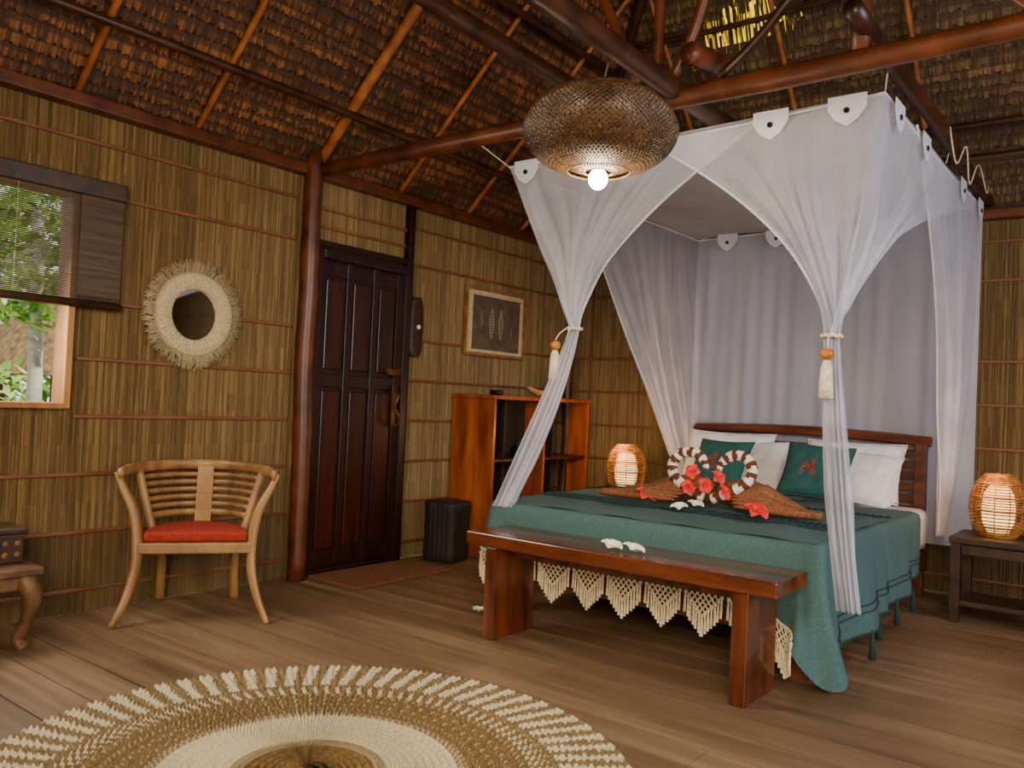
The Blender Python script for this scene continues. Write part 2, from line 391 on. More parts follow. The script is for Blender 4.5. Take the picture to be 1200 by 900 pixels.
o=MB().box((XL+.34,3.98,.01),(.46,.86,.018)); tag(o.build('doormat',m_mat,bev=.004),'flat brown woven mat lying at the foot of the dark door','mat')
# ---------------------------------------------------------------- round mirror
mp=at(226,369,0,XL+.03)
mr=thing('wall_mirror','round mirror with cream macrame ring and long fringe on reed wall','mirror',(XL+.03,mp.y,mp.z-.31))
b=MB(); b.grid(lambda u,v:(.012,(.16*v)*math.cos(2*PI*u),.31+.16*v*math.sin(2*PI*u)),48,2,cu=True)
b.build('mirror_glass',m_mirror,mr,recalc=False)
b=MB(); ring=[(.145,.012),(.148,.032),(.172,.042),(.205,.044),(.232,.034),(.245,.01)]
def rg(u,v):
    i=v*(len(ring)-1); k=min(int(i),len(ring)-2); t=i-k; r=ring[k][0]*(1-t)+ring[k+1][0]*t; d=ring[k][1]*(1-t)+ring[k+1][1]*t
    d+=.007*math.sin(u*2*PI*60+ (v*6))*math.sin(v*PI*5); return (d,r*math.cos(2*PI*u),.31+r*math.sin(2*PI*u))
b.grid(rg,360,30,cu=True); b.build('woven_ring',m_macr,mr,smooth=True)
b=MB()
for i in range(760):
    a=2*PI*i/760+U(-.02,.02); l=U(.050,.088); a2=a+U(-.12,.12)
    b.tube([(.012,.232*math.cos(a),.31+.232*math.sin(a)),(.02+U(0,.02),(.232+l*.6)*math.cos((a+a2)/2),.31+(.232+l*.6)*math.sin((a+a2)/2)),(.012+U(0,.014),(.232+l)*math.cos(a2),.31+(.232+l)*math.sin(a2))],[.0022,.002,.0015],3)
b.build('fringe',m_mac,mr)
# ---------------------------------------------------------------- picture, carved plaque
pa=at(546,334,0,XL+.03); pb=at(612,418,0,XL+.03); yc=(pa.y+pb.y)/2; W=pb.y-pa.y; zt=2.11; zb=1.56
pc=thing('framed_picture','framed dark tribal artwork hung on the left reed wall above the shelf','picture',(XL+.025,yc,zb)); H=zt-zb
b=MB(); t=.022
b.box((.012,-W/2+t/2,H/2),(.03,t,H)).box((.012,W/2-t/2,H/2),(.03,t,H)).box((.012,0,t/2),(.03,W-2*t,t)).box((.012,0,H-t/2),(.03,W-2*t,t))
b.build('frame',m_pframe,pc,bev=.003)
MB().box((.004,0,H/2),(.01,W-.04,H-.04)).build('mat_board',m_pmat,pc)
pd=MB().box((.010,.012,H/2-.006),(.008,W-.17,H-.11)).build('artwork',m_pdark,pc)
for yy in (-.06,.06):
    b=MB(); 
    for k in range(11):
        zz=H/2-.12+k*.022; ww=.026*math.sin(PI*(k+.8)/11.6)
        b.box((.017,yy,zz),(.003,ww*1.3,.007)); b.box((.017,yy-ww,zz+.004),(.003,.005,.022)); b.box((.017,yy+ww,zz+.004),(.003,.005,.022))
    b.build('oval_motif',m_pmotif,pd)
b=MB()
for k in range(8): b.box((.017,-.19+.006*math.sin(k),H/2-.03+k*.016),(.003,.018*math.sin(PI*(k+.5)/8)+.004,.006))
b.build('leaf_motif',m_pmotif,pd)
b=MB()
for k in range(6): b.box((.017,.21,H/2-.10+k*.018),(.003,.014*math.sin(PI*(k+.5)/6)+.004,.006))
b.build('leaf_motif',m_pmotif,pd)
pp=at(487,383,0,XL+.05)
pq=thing('carved_plaque','long dark oval carved wooden plaque on reed wall beside the door','plaque',(XL+.008,pp.y+.02,pp.z-.22))
prow=[(0,.035),(.03,.056),(.08,.066),(.22,.072),(.36,.066),(.41,.054),(.44,.034)]
b=MB()
def pl(u,v):
    z=.44*v; k=0
    while k<len(prow)-2 and prow[k+1][0]<z: k+=1
    tt=(z-prow[k][0])/(prow[k+1][0]-prow[k][0]); w_=prow[k][1]*(1-tt)+prow[k+1][1]*tt; a=2*PI*u
    return (.025+.025*math.sin(a),-w_*math.cos(a),z)
b.grid(pl,24,24,cu=True); b.face(list(range(24))); b.face([24*24+i for i in range(24)])
b.build('plaque_body',m_plaq,pq,smooth=False)
for zz in (.09,.15,.29,.35): MB().box((.05,0,zz),(.008,.09,.012)).build('carved_rib',m_dark,pq,bev=.003)
MB().tube([(.048,0,.22),(.06,0,.22)],.016,14).build('white_disc',m_whitep,pq)
# ---------------------------------------------------------------- shelf unit + things on it
sh=thing('shelf_unit','orange-brown open wooden shelf unit against the left wall beyond the door','shelf unit',(-4.2,5.63,0))
dx=.42; T=.03; hy=.67; Z=1.24
MB().box((0,-hy+.015,(Z-T)/2),(dx,T,Z-T-.004)).build('upright_panel',m_shelf,sh,bev=.003)
for yy in (0.0,hy-.015): MB().box((dx/2-.10,yy,(Z-T)/2),(.20,T,Z-T-.004)).build('upright_panel',m_shelf,sh,bev=.003)
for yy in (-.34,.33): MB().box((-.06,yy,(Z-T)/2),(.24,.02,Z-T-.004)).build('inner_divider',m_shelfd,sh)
MB().box((0,0,Z-T/2),(dx+.02,2*hy+.02,T)).build('top_board',m_shelf,sh,bev=.003)
for s_ in (-1,1):
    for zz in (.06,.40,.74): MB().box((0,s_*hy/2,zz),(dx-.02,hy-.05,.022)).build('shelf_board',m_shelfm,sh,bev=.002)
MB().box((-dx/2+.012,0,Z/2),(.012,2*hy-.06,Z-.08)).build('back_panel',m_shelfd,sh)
bw=thing('boat_bowl','pale carved boat-shaped bowl on top of the shelf unit','bowl',(-4.06,5.68,Z+.002))
b=MB()
def boat(u,v):
    a=2*PI*u; r=.35+.65*math.sin(v*PI/2); lx=.09*r*math.cos(a); ly=.21*r*math.sin(a); z=.05*v+.03*abs(math.sin(a))**4*v
    return (lx,ly,z)
b.grid(boat,28,6,cu=True); b.face([i for i in range(28)]); b.build('bowl_shell',m_bowl,bw,smooth=True,sol=.006)
MB().tube([(0,.05,.035),(0,.19,.09)],[.006,.01],6).build('spoon_handle',m_teak,bw)
o=MB().box((-4.05,5.05,Z+.021),(.09,.07,.04)); tag(o.build('small_black_box',m_btn,bev=.01),'small black box on the near end of the shelf top','box')
th=thing('black_bag','small black strapped bag on the middle shelf of the orange unit','bag',(-4.08,5.46,.752))
MB().lathe([(.0,0),(.09,.005),(.105,.04),(.09,.09),(.05,.11),(0,.115)],16).build('bag_body',m_btn,th,smooth=True)
MB().tube(cr([(0,-.09,.06),(0,-.05,.14),(0,.05,.14),(0,.09,.06)],6),.008,6).build('strap',m_btn,th,smooth=True)
def sqw(a,z):
    c,s_=abs(math.cos(a)),abs(math.sin(a)); return (1/((c**5+s_**5)**.2))*(1+.018*math.sin(24*a)+.014*math.sin(7*a+z*8))
st=MB(); st.lathe([(.13,0),(.14,.01),(.14,.06),(.137,.2),(.14,.38),(.147,.41),(.14,.435),(.11,.44),(.0,.44)],96,(0,0,0),sqw)
root=thing('stump_stool','black blocky wooden stump stool on the floor by the shelf unit','stool',(-4.20,4.72,0),R(12))
st.build('stump_body',m_black,root,smooth=True)
b=MB(); b.lathe([(.0,.446),(.1,.446),(.105,.44)],30); b.build('seat_top',m_dark,root)
# ---------------------------------------------------------------- barrel armchair
ch=thing('armchair','teak barrel-back armchair with red cushion against left wall under the mirror','chair',(-4.10,2.6,0),R(55))
def hs(th_,z,e=0):
    k=(z-.45)/.35; w_=.28+.11*k+e; d=.41+.08*k+e; return V((w_*math.sin(th_),-.2+d*math.cos(th_),z))
P=[hs(R(a),.748+.012*math.cos(R(a))) for a in range(-92,93,8)]
MB().tube(P,[.015]*len(P),8,flat=2.0).build('top_rail',m_teak,ch,smooth=True)
for z in (.545,.585,.625,.665,.705):
    P=[hs(R(a),z,-.004) for a in range(-58,59,6)]; MB().tube(P,.0045,6,flat=3.2).build('back_slat',m_teak,ch,smooth=True)
for a in (-58,58):
    MB().tube(cr([hs(R(a),.40),hs(R(a),.6),hs(R(a),.748)],3),.016,6,flat=1.4).build('back_post',m_teak,ch,smooth=True)
P=[hs(R(2),z_,-.016)+V((0,0,0)) for z_ in (.40,.5,.6,.7,.75)]
b=MB()
for i in range(4):
    c_=(P[i]+P[i+1])/2; b.box(c_,(.085,.012,(P[i+1]-P[i]).length+.004))
b.build('back_splat',m_teak,ch)
P=[hs(R(a),.50,-.004) for a in range(-58,59,6)]; MB().tube(P,.008,6,flat=2.4).build('lower_rail',m_teak,ch,smooth=True)
for s_ in (-1,1):
    MB().tube(cr([(s_*.37,-.33,0),(s_*.315,-.275,.12),(s_*.28,-.24,.26),(s_*.276,-.215,.4),(s_*.30,-.2,.55),(s_*.355,-.2,.67),(s_*.392,-.2,.755)],5),[.011+.010*math.sin(PI*i/30) for i in range(31)],8,flat=1.5).build('leg',m_teak,ch,smooth=True)
    MB().tube(cr([(s_*.2,.24,0),(s_*.19,.18,.2),(s_*.2,.16,.41)],5),.017,6,flat=1.6).build('leg',m_teak,ch,smooth=True)
def seatp(e,z): return [V(((.262+e)*math.sin(R(a)),-.2+(.38+e)*math.cos(R(a)),z)) for a in range(-90,91,10)]+[V((.262+e,-.235-e,z)),V((-.262-e,-.235-e,z))]
def prism(b,A,B):
    n=len(b.v); k=len(A); b.v+=A+B
    for i in range(k): j=(i+1)%k; b.face([n+i,n+j,n+k+j,n+k+i])
    b.face([n+i for i in range(k)][::-1]); b.face([n+k+i for i in range(k)]); return b
prism(MB(),seatp(.012,.345),seatp(.012,.40)).build('seat_frame',m_teak,ch,bev=.008)
prism(MB(),seatp(-.010,.402),seatp(-.010,.455)).build('cushion',m_red,ch,bev=.014)
# ---------------------------------------------------------------- low carved table + box
lt=thing('low_table','low worn wooden table with curved carved legs at the left wall','table',(-4.18,1.25,0))
MB().box((0,0,.345),(.46,1.0,.035)).build('table_top',m_tabl,lt,bev=.008)
for sx in (-1,1): MB().box((sx*.19,0,.295),(.025,.86,.065)).build('apron',m_tabl,lt,bev=.01)
for sy in (-1,1): MB().box((0,sy*.44,.295),(.36,.025,.065)).build('apron',m_tabl,lt,bev=.01)
for sx in (-1,1):
    for sy in (-1,1):
        MB().tube(cr([(sx*.18,sy*.43,.325),(sx*.205,sy*.455,.26),(sx*.21,sy*.46,.18),(sx*.19,sy*.435,.09),(sx*.175,sy*.42,.04),(sx*.195,sy*.44,.0)],4),[.04,.043,.046,.047,.046,.044,.041,.038,.035,.032,.03,.028,.026,.026,.025,.025,.025,.027,.03,.032,.034],10).build('leg',m_tabl,lt,smooth=True)
bx=thing('carved_box','small dark carved wooden box standing on the low table','box',(-4.20,1.56,.3635))
MB().box((0,0,.065),(.20,.32,.13)).build('box_body',m_dark,bx,bev=.006)
MB().box((0,0,.145),(.22,.34,.028)).build('lid',m_dark,bx,bev=.008)
b=MB()
for i in range(6):
    for j in range(2): b.sph((.102,-.13+i*.052,.04+j*.05),.017,8,(.4,1,1))
for i in range(4):
    for j in range(2): b.sph((-.08+i*.052,-.162,.04+j*.05),.017,8,(1,.4,1))
b.build('carving',m_tabl,bx,smooth=True)
# ---------------------------------------------------------------- rug
b=MB(); RC=(-2.09,1.75); RR=1.05; NR=168; NT=1080
def rugc(r,a):
    f=a/(2*PI); n=72
    if r>.80:
        k=(f*n+(r-.80)*1.4+.05*math.sin(r*150))%1; return .88 if k<.5 else .16
    if r>.775: return .16
    if r>.70:
        k=(f*n*1.5-(r)*6)%1; return .75 if k<.38 else .12
    if r>.50:
        k=(f*n*2+.9*math.sin(r*30))%1; return .45 if (k<.26 and int(r*40)%2) else .10
    if r>.475: return .5 if int(f*n*3)%2 else .16
    if r>.24: return .95 if (int(f*n*5)+int(r*40))%5 else .74
    if r>.20: return .35
    return .12 if int(f*n)%3 else .03
def rugp(u,v):
    r=max(.001,v)*RR; a=2*PI*u
    z=.004+.016*abs(math.sin(v*PI*42))*(.5+.5*math.sin(a*216+v*260))
    if v>.995: z=.001
    return (RC[0]+r*math.cos(a),RC[1]+r*math.sin(a),z)
b.grid(rugp,NT,NR,rf=lambda u,v:min(1,max(0,rugc(v*RR,2*PI*u)+U(-.1,.1))),cu=True)
tag(b.build('round_rug',m_rug,recalc=False,smooth=True),'large round brown and cream woven rug on the floor in the foreground','rug')
# ---------------------------------------------------------------- bed
BX0,BX1,BY0,BY1=-3.05,-1.22,3.85,6.3; BC=(BX0+BX1)/2
bd=thing('double_bed','dark wooden double bed with slatted headboard','bed',(BC,(BY0+BY1)/2,0))
for x_ in (BX0+.05,BX1-.05): MB().box((x_,(BY0+BY1)/2,.25),(.05,BY1-BY0,.14)).build('side_rail',m_head,bd,world=True,bev=.005)
MB().box((BC,BY0+.03,.25),(BX1-BX0-.16,.05,.14)).build('foot_rail',m_head,bd,world=True,bev=.005)
MB().box((BC,(BY0+BY1)/2,.30),(BX1-BX0-.16,BY1-BY0-.14,.03)).build('slat_base',m_head,bd,world=True)
for x_ in (BX0+.06,BX1-.06): MB().box((x_,BY0+.06,.09),(.08,.08,.18)).build('leg',m_head,bd,world=True,bev=.005)
HX0,HX1=-3.08,-1.27; HY=6.34
for x_ in (HX0+.04,HX1-.04): MB().box((x_,HY,.53),(.075,.06,1.06)).build('headboard_post',m_head,bd,world=True,bev=.006)
P=[(HX0-.02+(HX1-HX0+.04)*i/16,HY,1.05+.03*math.sin(PI*i/16)) for i in range(17)]
MB().tube(P,[.045]*17,8,flat=.8).build('top_rail',m_head,bd,world=True,smooth=False)
for k in range(8): MB().box(((HX0+HX1)/2,HY,.42+k*.078),(HX1-HX0-.15,.026,.05)).build('headboard_slat',m_head,bd,world=True,bev=.004)
mt=MB().box((BC,(BY0+BY1)/2-.01,.465),(BX1-BX0-.02,BY1-BY0-.07,.27)); tag(mt.build('mattress',m_white,bev=.05),'thick white sheeted mattress on the bed frame','mattress')
X0,X1,Y0,Y1,ZT=-3.09,-1.18,3.80,5.72,.622; rc=.09
path=[]
for i in range(46): path.append((X0,Y1-(Y1-Y0-rc)*i/45,-1,0,'L'))
for i in range(1,9): a=PI+ (PI/2)*i/9; path.append((X0+rc+rc*math.cos(a),Y0+rc+rc*math.sin(a),math.cos(a),math.sin(a),'c'))
for i in range(60): path.append((X0+rc+(X1-X0-2*rc)*i/59,Y0,0,-1,'F'))
for i in range(1,13): a=-PI/2+(PI/2)*i/13; path.append((X1-rc+rc*math.cos(a),Y0+rc+rc*math.sin(a),math.cos(a),math.sin(a),'C'))
for i in range(70): path.append((X1,Y0+rc+(Y1-Y0-rc)*i/69,1,0,'R'))
sp=thing('bedspread','grey-teal woven bedspread with cream macrame fringe draped over the bed','bedspread',(BC,4.8,.2))
b=MB(); NP=len(path); rows=[(-.06,.0),(-.02,-.001),(.0,-.012),(.008,-.04)]
cidx=46+8+60+6
def spp(i,j):
    x,y,nx,ny,k=path[i]
    if j<4: o_,dz=rows[j]; return V((x+nx*o_,y+ny*o_,ZT+dz))
    qq=(j-3)/13
    g=math.exp(-((i-cidx)/8.0)**2)
    L_=.27+(.10 if k=='R' else 0)+.33*g
    s_=i*1.0
    fold=(.014*math.sin(s_*.40)+.006*math.sin(s_*.83+1))*qq
    if k=='R': fold+=(.030*math.sin(s_*.22+.7)+.008*math.sin(s_*.6)+.02*math.sin(s_*.09))*qq; L_+=.14*(1-(y-Y0)/(Y1-Y0))
    fold+=.03*math.sin((i-cidx)*.8)*g*qq
    out=.01+.03*qq+fold+.12*g*qq*qq
    if k=='F': out=.01+.02*qq+fold*.5+.05*g*qq
    return V((x+nx*out,y+ny*out,max(.012,ZT-.04-(L_-.04)*qq)))
b.grid(lambda u,v:spp(round(u*(NP-1)),round(v*16)),NP-1,16)
b.grid(lambda u,v:(X0+.03+(X1-X0-.06)*u,Y0+.03+(Y1-Y0-.03)*v,ZT+.004+.005*math.sin(u*17+v*9)*math.sin(v*21)+.004*math.sin(u*31+v*5)),50,50)
b.build('cloth',m_teal,sp,world=True,smooth=True)
b=MB(); hem=[]
for i in range(50,cidx-5): 
    p=spp(i,16)
    if p.z<.27 : p=V((p.x,p.y,.27-(.27-p.z)*.35))
    hem.append(V((p.x,p.y-.006,p.z)))
cum=[0]
for i in range(1,len(hem)): cum.append(cum[-1]+(hem[i]-hem[i-1]).length)
def hp(s):
    s=max(0,min(cum[-1],s)); k=0
    while k<len(cum)-2 and cum[k+1]<s: k+=1
    t=(s-cum[k])/(cum[k+1]-cum[k]+1e-9); return hem[k].lerp(hem[k+1],t)
Lh=cum[-1]
b.tube([hp(Lh*i/80)+V((0,-.004,0)) for i in range(81)],.007,5)
NTI=9; pch=Lh/NTI; NJ=7
for k in range(NTI):
    xa=k*pch
    for j in range(0,NJ+1):
        a=pch*j/NJ; d=.125
        h1=d*(1-a/pch)**.8; h2=d*(a/pch)**.8
        A=hp(xa+a)+V((0,-.004,0)); B1=hp(xa+(a+pch)/2)+V((0,-.006,-h1)); B2=hp(xa+a/2)+V((0,-.008,-h2))
        if j<NJ: b.tube([A,B1],.0042,4)
        if j>0: b.tube([A,B2],.0042,4)
        for pt in ((B1,) if j<NJ else ())+((B2,) if j>0 else ()):
            ln=min(.095,pt.z-.012)
            b.sph(pt,.010,6); b.tube([pt,pt+V((U(-.003,.003),-.002,-ln))],[.0045,.0075],5)
b.build('macrame_fringe',m_cream,sp,world=True)
b=MB()
for (ys,am) in ((4.38,.02),(4.46,.02),(5.15,.02)):
    pts=[(X0+.03+(X1-X0-.06)*i/90,ys+am*(1 if i%2 else -1),ZT+.013) for i in range(91)]; b.tube(pts,.005,4)
for i in range(70):
    x=X0+.05+(X1-X0-.1)*i/69; b.tube([(x,4.35,ZT+.013),(x+U(-.01,.01),4.28,ZT+.012)],.0045,4)
b.build('embroidered_band',m_teald,sp,world=True)
b=MB()
for j in (16,13,12): b.tube([spp(i,j)+V((.006,0,0)) for i in range(cidx+7,NP)],.006 if j==16 else .004,5)
b.build('dark_edging',m_teald,sp,world=True)
for i_ in (cidx+12,cidx+24,cidx+36,cidx+48,cidx+60):
    b=MB(); p=spp(i_,16); ln=min(.13,p.z-.02); b.tube([p+V((.004,0,.01)),p+V((.008,0,-ln*.4)),p+V((.008,0,-ln))],[.005,.013,.018],7)
    b.build('tassel',m_teald,sp,world=True,smooth=True)
def pil(w_,h_,t_):
    b=MB()
    for sg in (1,-1):
        def f(u,v,sg=sg):
            a=2*u-1;c=2*v-1
            x=w_/2*a*(1-.07*(1-c*c)); y=h_/2*c*(1-.07*(1-a*a)); z=sg*t_/2*(max(0,(1-a**4)*(1-c**4)))**.55
            z+=sg*.007*math.sin(a*7+c*3)*(1-a*a)*(1-c*c)+sg*.004*math.sin(a*13-c*8)*(1-a*a)*(1-c*c); return (x,y,z)
        b.grid(f,26,20)
    return b
def place_pillow(name,label,w_,h_,t_,mat,loc,tilt,rz=0,cat='pillow',emb=False,roll=0):
    r=thing(name,label,cat,loc,0); r.rotation_euler=(R(tilt),R(roll),R(rz))
    pil(w_,h_,t_).build('cover',mat,r,smooth=True)
    edge=[]
    for (a,c) in [(t,-1) for t in [x/8-1 for x in range(16)]]+[(1,x/8-1) for x in range(16)]+[(1-x/8,1) for x in range(16)]+[(-1,1-x/8) for x in range(17)]:
        edge.append((w_/2*a*(1-.07*(1-c*c)),h_/2*c*(1-.07*(1-a*a)),0))
    b=MB(); b.tube(edge,.005,5); b.build('piping',mat,r,smooth=True)
    if emb:
        b=MB()
        for (px,py) in ((-.06,.0),(0,.04),(.06,.0),(0,-.05),(-.02,-.01),(.03,-.01),(-.08,-.05),(.08,.05)):
            for k in range(5):
                a=k*2*PI/5; zc=t_/2*.99
                b.sph((px+.017*math.cos(a),py+.017*math.sin(a),zc*((1-(px/w_*2)**4)*(1-(py/h_*2)**4))**.55),.009,6,(1,1,.4))
        b.build('embroidery',m_embro,r)
    return r
place_pillow('pillow','white bed pillow standing against the left end of the headboard',.70,.46,.14,m_white,(-2.66,6.19,.83),64)
place_pillow('pillow','white bed pillow leaning beside and in front of the left headboard pillow',.70,.46,.14,m_white,(-2.44,5.97,.80),46,-4,roll=-5)
place_pillow('pillow','white bed pillow standing against the right end of the headboard',.68,.46,.14,m_white,(-1.73,6.19,.82),60)
place_pillow('pillow','white bed pillow leaning behind the embroidered teal cushion on the right',.70,.46,.14,m_white,(-1.72,5.95,.80),44,3,roll=4)
place_pillow('cushion','teal square cushion with red embroidery behind the towel swans',.42,.40,.13,m_tealb,(-2.50,5.70,.82),56,-6,'cushion',emb=True)
place_pillow('cushion','teal square cushion with red embroidery leaning on right white pillows',.43,.42,.13,m_tealb,(-1.80,5.64,.83),54,4,'cushion',emb=True,roll=3)
# towel swans
def swan(sg,label,x):
    r=thing('towel_swan',label,'towel swan',(x,4.72,ZT+.016),0,None)
    b=MB()
    P=cr([(sg*-.0,0,.065),(sg*.1,0,.085),(sg*.22,-.01,.085),(sg*.36,-.03,.065),(sg*.56,-.08,.03)],6)
    b.tube(P,[.05+.06*math.sin(PI*min(1,(i+2)/20)) if i<14 else max(.010,.11-.0102*(i-13)) for i in range(len(P))],14,flat=.75)
    for k in range(7):
        P2=cr([(sg*(.04+.02*k),-.06-.022*k,.13-.017*k),(sg*(.20+.035*k),-.09-.02*k,.12-.015*k),(sg*(.38+.045*k),-.10-.016*k,.03)],6)
        b.tube(P2,[.008+.022*math.sin(PI*i/18) for i in range(19)],8,flat=.8)
    for v in b.v: v.z=max(v.z,.0)
    b.build('body',m_swan,r,smooth=True)
    NP_=cr([(sg*.0,-.12,.05),(sg*.09,-.13,.09),(sg*.19,-.12,.15),(sg*.225,-.10,.225),(sg*.18,-.08,.295),(sg*.10,-.075,.305),(sg*.035,-.075,.265),(sg*.012,-.08,.21)],7)
    b=MB(); k=len(NP_); n=12; b.tube(NP_,[.031 if i<k-12 else .031-.0016*(i-k+12) for i in range(k)],n,cap=True)
    for i in range(k-1):
        for j in range(n): b.r[i*n+j]=1.0 if (i%5 in (0,1) or ((j//2)%2==0 and i%5==2)) else 0.0
    b.build('neck',m_swann,r,smooth=True)
    return r
swan(-1,'brown towel swan with tail pointing left and banded curled neck',-2.10)
swan(1,'brown towel swan with tail pointing right and banded curled neck',-2.05)
def flower(name,label,cat,loc,s,mp_,mc,tilt,group=None,hib=True):
    r=thing(name,label,cat,loc,U(0,6),group); r.rotation_euler=(R(tilt[0]),R(tilt[1]),U(0,1.2))
    b=MB()
    for k in range(5):
        a=2*PI*k/5; ca,sa=math.cos(a),math.sin(a)
        def f(u,v):
            l=v; w_=s*.50*math.sin(PI*min(.97,.15+.8*v))**.8*(2*u-1); x=s*(.08+l*.92); z=s*(.10+.38*math.sin(l*2.2)-(.25 if hib else .1)*l*l)+ .10*s*abs(2*u-1)*l+(.05*s*math.sin(u*14)*l if hib else 0)
            return (x*ca-w_*sa,x*sa+w_*ca,z)
        b.grid(f,8,7)
    b.lathe([(.001,0),(s*.1,s*.02),(s*.14,s*.16),(s*.1,s*.2)],8)
    b.build('petals',mp_,r,smooth=True)
    b=MB()
    if hib: b.tube([(0,0,s*.1),(0,0,s*.9)],[s*.04,s*.06],6); b.sph((0,0,s*.95),s*.08,8)
    else: b.sph((0,0,s*.17),s*.13,8)
    b.build('stamen',mc,r,smooth=True)
    return r
gh='red hibiscus flowers in the heart of the swans'
for (x,y,z,t) in ((-2.15,4.54,.835,(70,0)),(-2.0,4.54,.815,(62,10)),(-2.07,4.53,.765,(75,0)),(-1.955,4.53,.735,(60,20)),(-2.18,4.53,.745,(66,-14))):
    flower('hibiscus_flower','red hibiscus flower tucked between the two curved swan necks','flower',(x,y,z),.048,m_hib,m_embro,t,gh)
zb=ZT+.014
p=at(768,580,2,zb+.03); flower('hibiscus_flower','red hibiscus flower lying left of the swans on the bedspread','flower',(p.x,p.y-.12,zb+.03),.07,m_hib,m_embro,(32,0))
p=at(892,600,2,zb+.03); flower('hibiscus_flower','red hibiscus flower lying right of the swans near the bed foot','flower',(p.x,p.y-.08,zb+.03),.07,m_hib,m_embro,(32,0))
p=at(798,594,2,zb+.02); flower('frangipani_flower','white frangipani flower in front of the swans, left one on bedspread','flower',(p.x,p.y-.02,zb+.01),.05,m_fran,m_yel,(16,0),hib=False)
p=at(818,591,2,zb+.02); flower('frangipani_flower','white frangipani flower in front of the swans, right one on bedspread','flower',(p.x,p.y-.03,zb+.01),.05,m_fran,m_yel,(16,0),hib=False)
# ---------------------------------------------------------------- bench
bn=thing('bench','reddish brown glossy wooden bench at the foot of the bed','bench',(-2.0,3.49,0))
MB().box((0,0,.495),(1.62,.36,.065)).build('seat',m_bench,bn,bev=.006)
for x_ in (-.655,.655): MB().box((x_,0,.23),(.07,.33,.46)).build('leg',m_benchl,bn,bev=.005)
MB().box((0,0,.43),(1.235,.05,.06)).build('stretcher',m_benchl,bn,bev=.004)
p=at(717,640,2,.545); flower('frangipani_flower','white frangipani flower on the bench, the left of two','flower',(p.x,p.y,.535),.055,m_fran,m_yel,(16,0),hib=False)
p=at(738,643,2,.545); flower('frangipani_flower','white frangipani flower on the bench, the right of two','flower',(p.x+.02,p.y,.535),.055,m_fran,m_yel,(14,6),hib=False)
p=at(562,713,2,.02); flower('frangipani_flower','white frangipani flower fallen on the floor left of the bench','flower',(p.x,p.y,.003),.045,m_fran,m_yel,(0,0),hib=False)
# ---------------------------------------------------------------- nightstands + lanterns
def nstand(loc,label):
    r=thing('nightstand',label,'nightstand',loc)
    MB().box((0,0,.49),(.56,.46,.04)).build('table_top',m_dark,r,bev=.006)
    for sx in (-1,1):
        for sy in (-1,1): MB().box((sx*.245,sy*.195,.235),(.055,.055,.47)).build('leg',m_dark,r,bev=.004)
    MB().box((0,0,.11),(.46,.36,.03)).build('lower_shelf',m_dark,r,bev=.004)
    for sy in (-1,1): MB().box((0,sy*.195,.435),(.43,.03,.06)).build('apron',m_dark,r,bev=.004)
    return r
nr=nstand((-.72,5.88,0),'dark wooden nightstand with lower shelf right of the bed')
dup(nr,(-3.50,6.05,0),0,'dark wooden nightstand half hidden left of the bed')
lan=thing('lantern','round rattan lantern lit from inside on the right nightstand','lantern',(-.775,5.88,.511))
prof=cr([(.095,0,0),(.138,.0,.06),(.157,0,.16),(.152,0,.24),(.124,0,.32),(.076,0,.37)],5)
b=MB()
for k in range(12):
    a=2*PI*k/12; b.tube([(p.x*math.cos(a),p.x*math.sin(a),p.z+.004) for p in prof],.003,4)
b.build('cage_ribs',m_rattano,lan)
b=MB()
for i,p in enumerate(prof):
    b.tube([(p.x*math.cos(a*PI/14),p.x*math.sin(a*PI/14),p.z+.004) for a in range(29)],.0042 if i%5 else .007,4,cap=False)
b.build('cage_rings',m_rattano,lan)
MB().lathe([(.0,.03),(.06,.03),(.085,.09),(.092,.17),(.08,.26),(.05,.31),(.0,.31)],24).build('lamp_shade',m_glow,lan,smooth=True)
MB().lathe([(.0,.0),(.095,.0),(.095,.02),(.02,.025),(.02,.034),(0,.034)],24).build('base',m_dark,lan)
dup(lan,(-3.43,6.0,.511),0,'round rattan lantern lit from inside left of the bed')
# ---------------------------------------------------------------- pendant
pn=thing('pendant_lamp','large woven rattan pendant lamp hanging from the roof poles','pendant lamp',(-1.865,2.93,2.13))
zc=.19; ZS=.86
def strands(prof,n,tw,r,dz=0):
    b=MB(); P=cr([(x,0,z*ZS) for x,z in prof],5); k=len(P)
    for s_ in (-1,1):
        for j in range(n):
            a0=2*PI*j/n; b.tube([(p.x*math.cos(a0+s_*tw*i/(k-1)),p.x*math.sin(a0+s_*tw*i/(k-1)),p.z+dz) for i,p in enumerate(P)],r,4)
    for i in (0,k-1):
        p=P[i]; b.tube([(p.x*math.cos(a*PI/16),p.x*math.sin(a*PI/16),p.z+dz) for a in range(33)],.004,5,cap=False)
    return b
outer=[(.10,.215),(.20,.18),(.285,.10),(.318,.01),(.295,-.07),(.235,-.135),(.13,-.185)]
strands(outer,80,1.8,.0031,zc).build('outer_shade',m_rattan,pn)
b=strands([(.05,.17),(.14,.12),(.21,.02),(.205,-.08),(.15,-.15),(.06,-.19)],50,1.3,.0028,zc); b.build('inner_shade',m_rattan,pn)
MB().lathe([(.0,.05),(.018,.05),(.02,.11),(.012,.13),(0,.13)],14).build('socket',m_dark,pn,smooth=True)
MB().sph((0,0,.0),.040,16,(1,1,1.1)).build('bulb',m_bulb,pn,smooth=True)
MB().tube([(0,0,.12),(0,0,.38),(.02,0,.46),(.035,0,.52)],.006,6).build('cord',m_dark,pn,smooth=True)
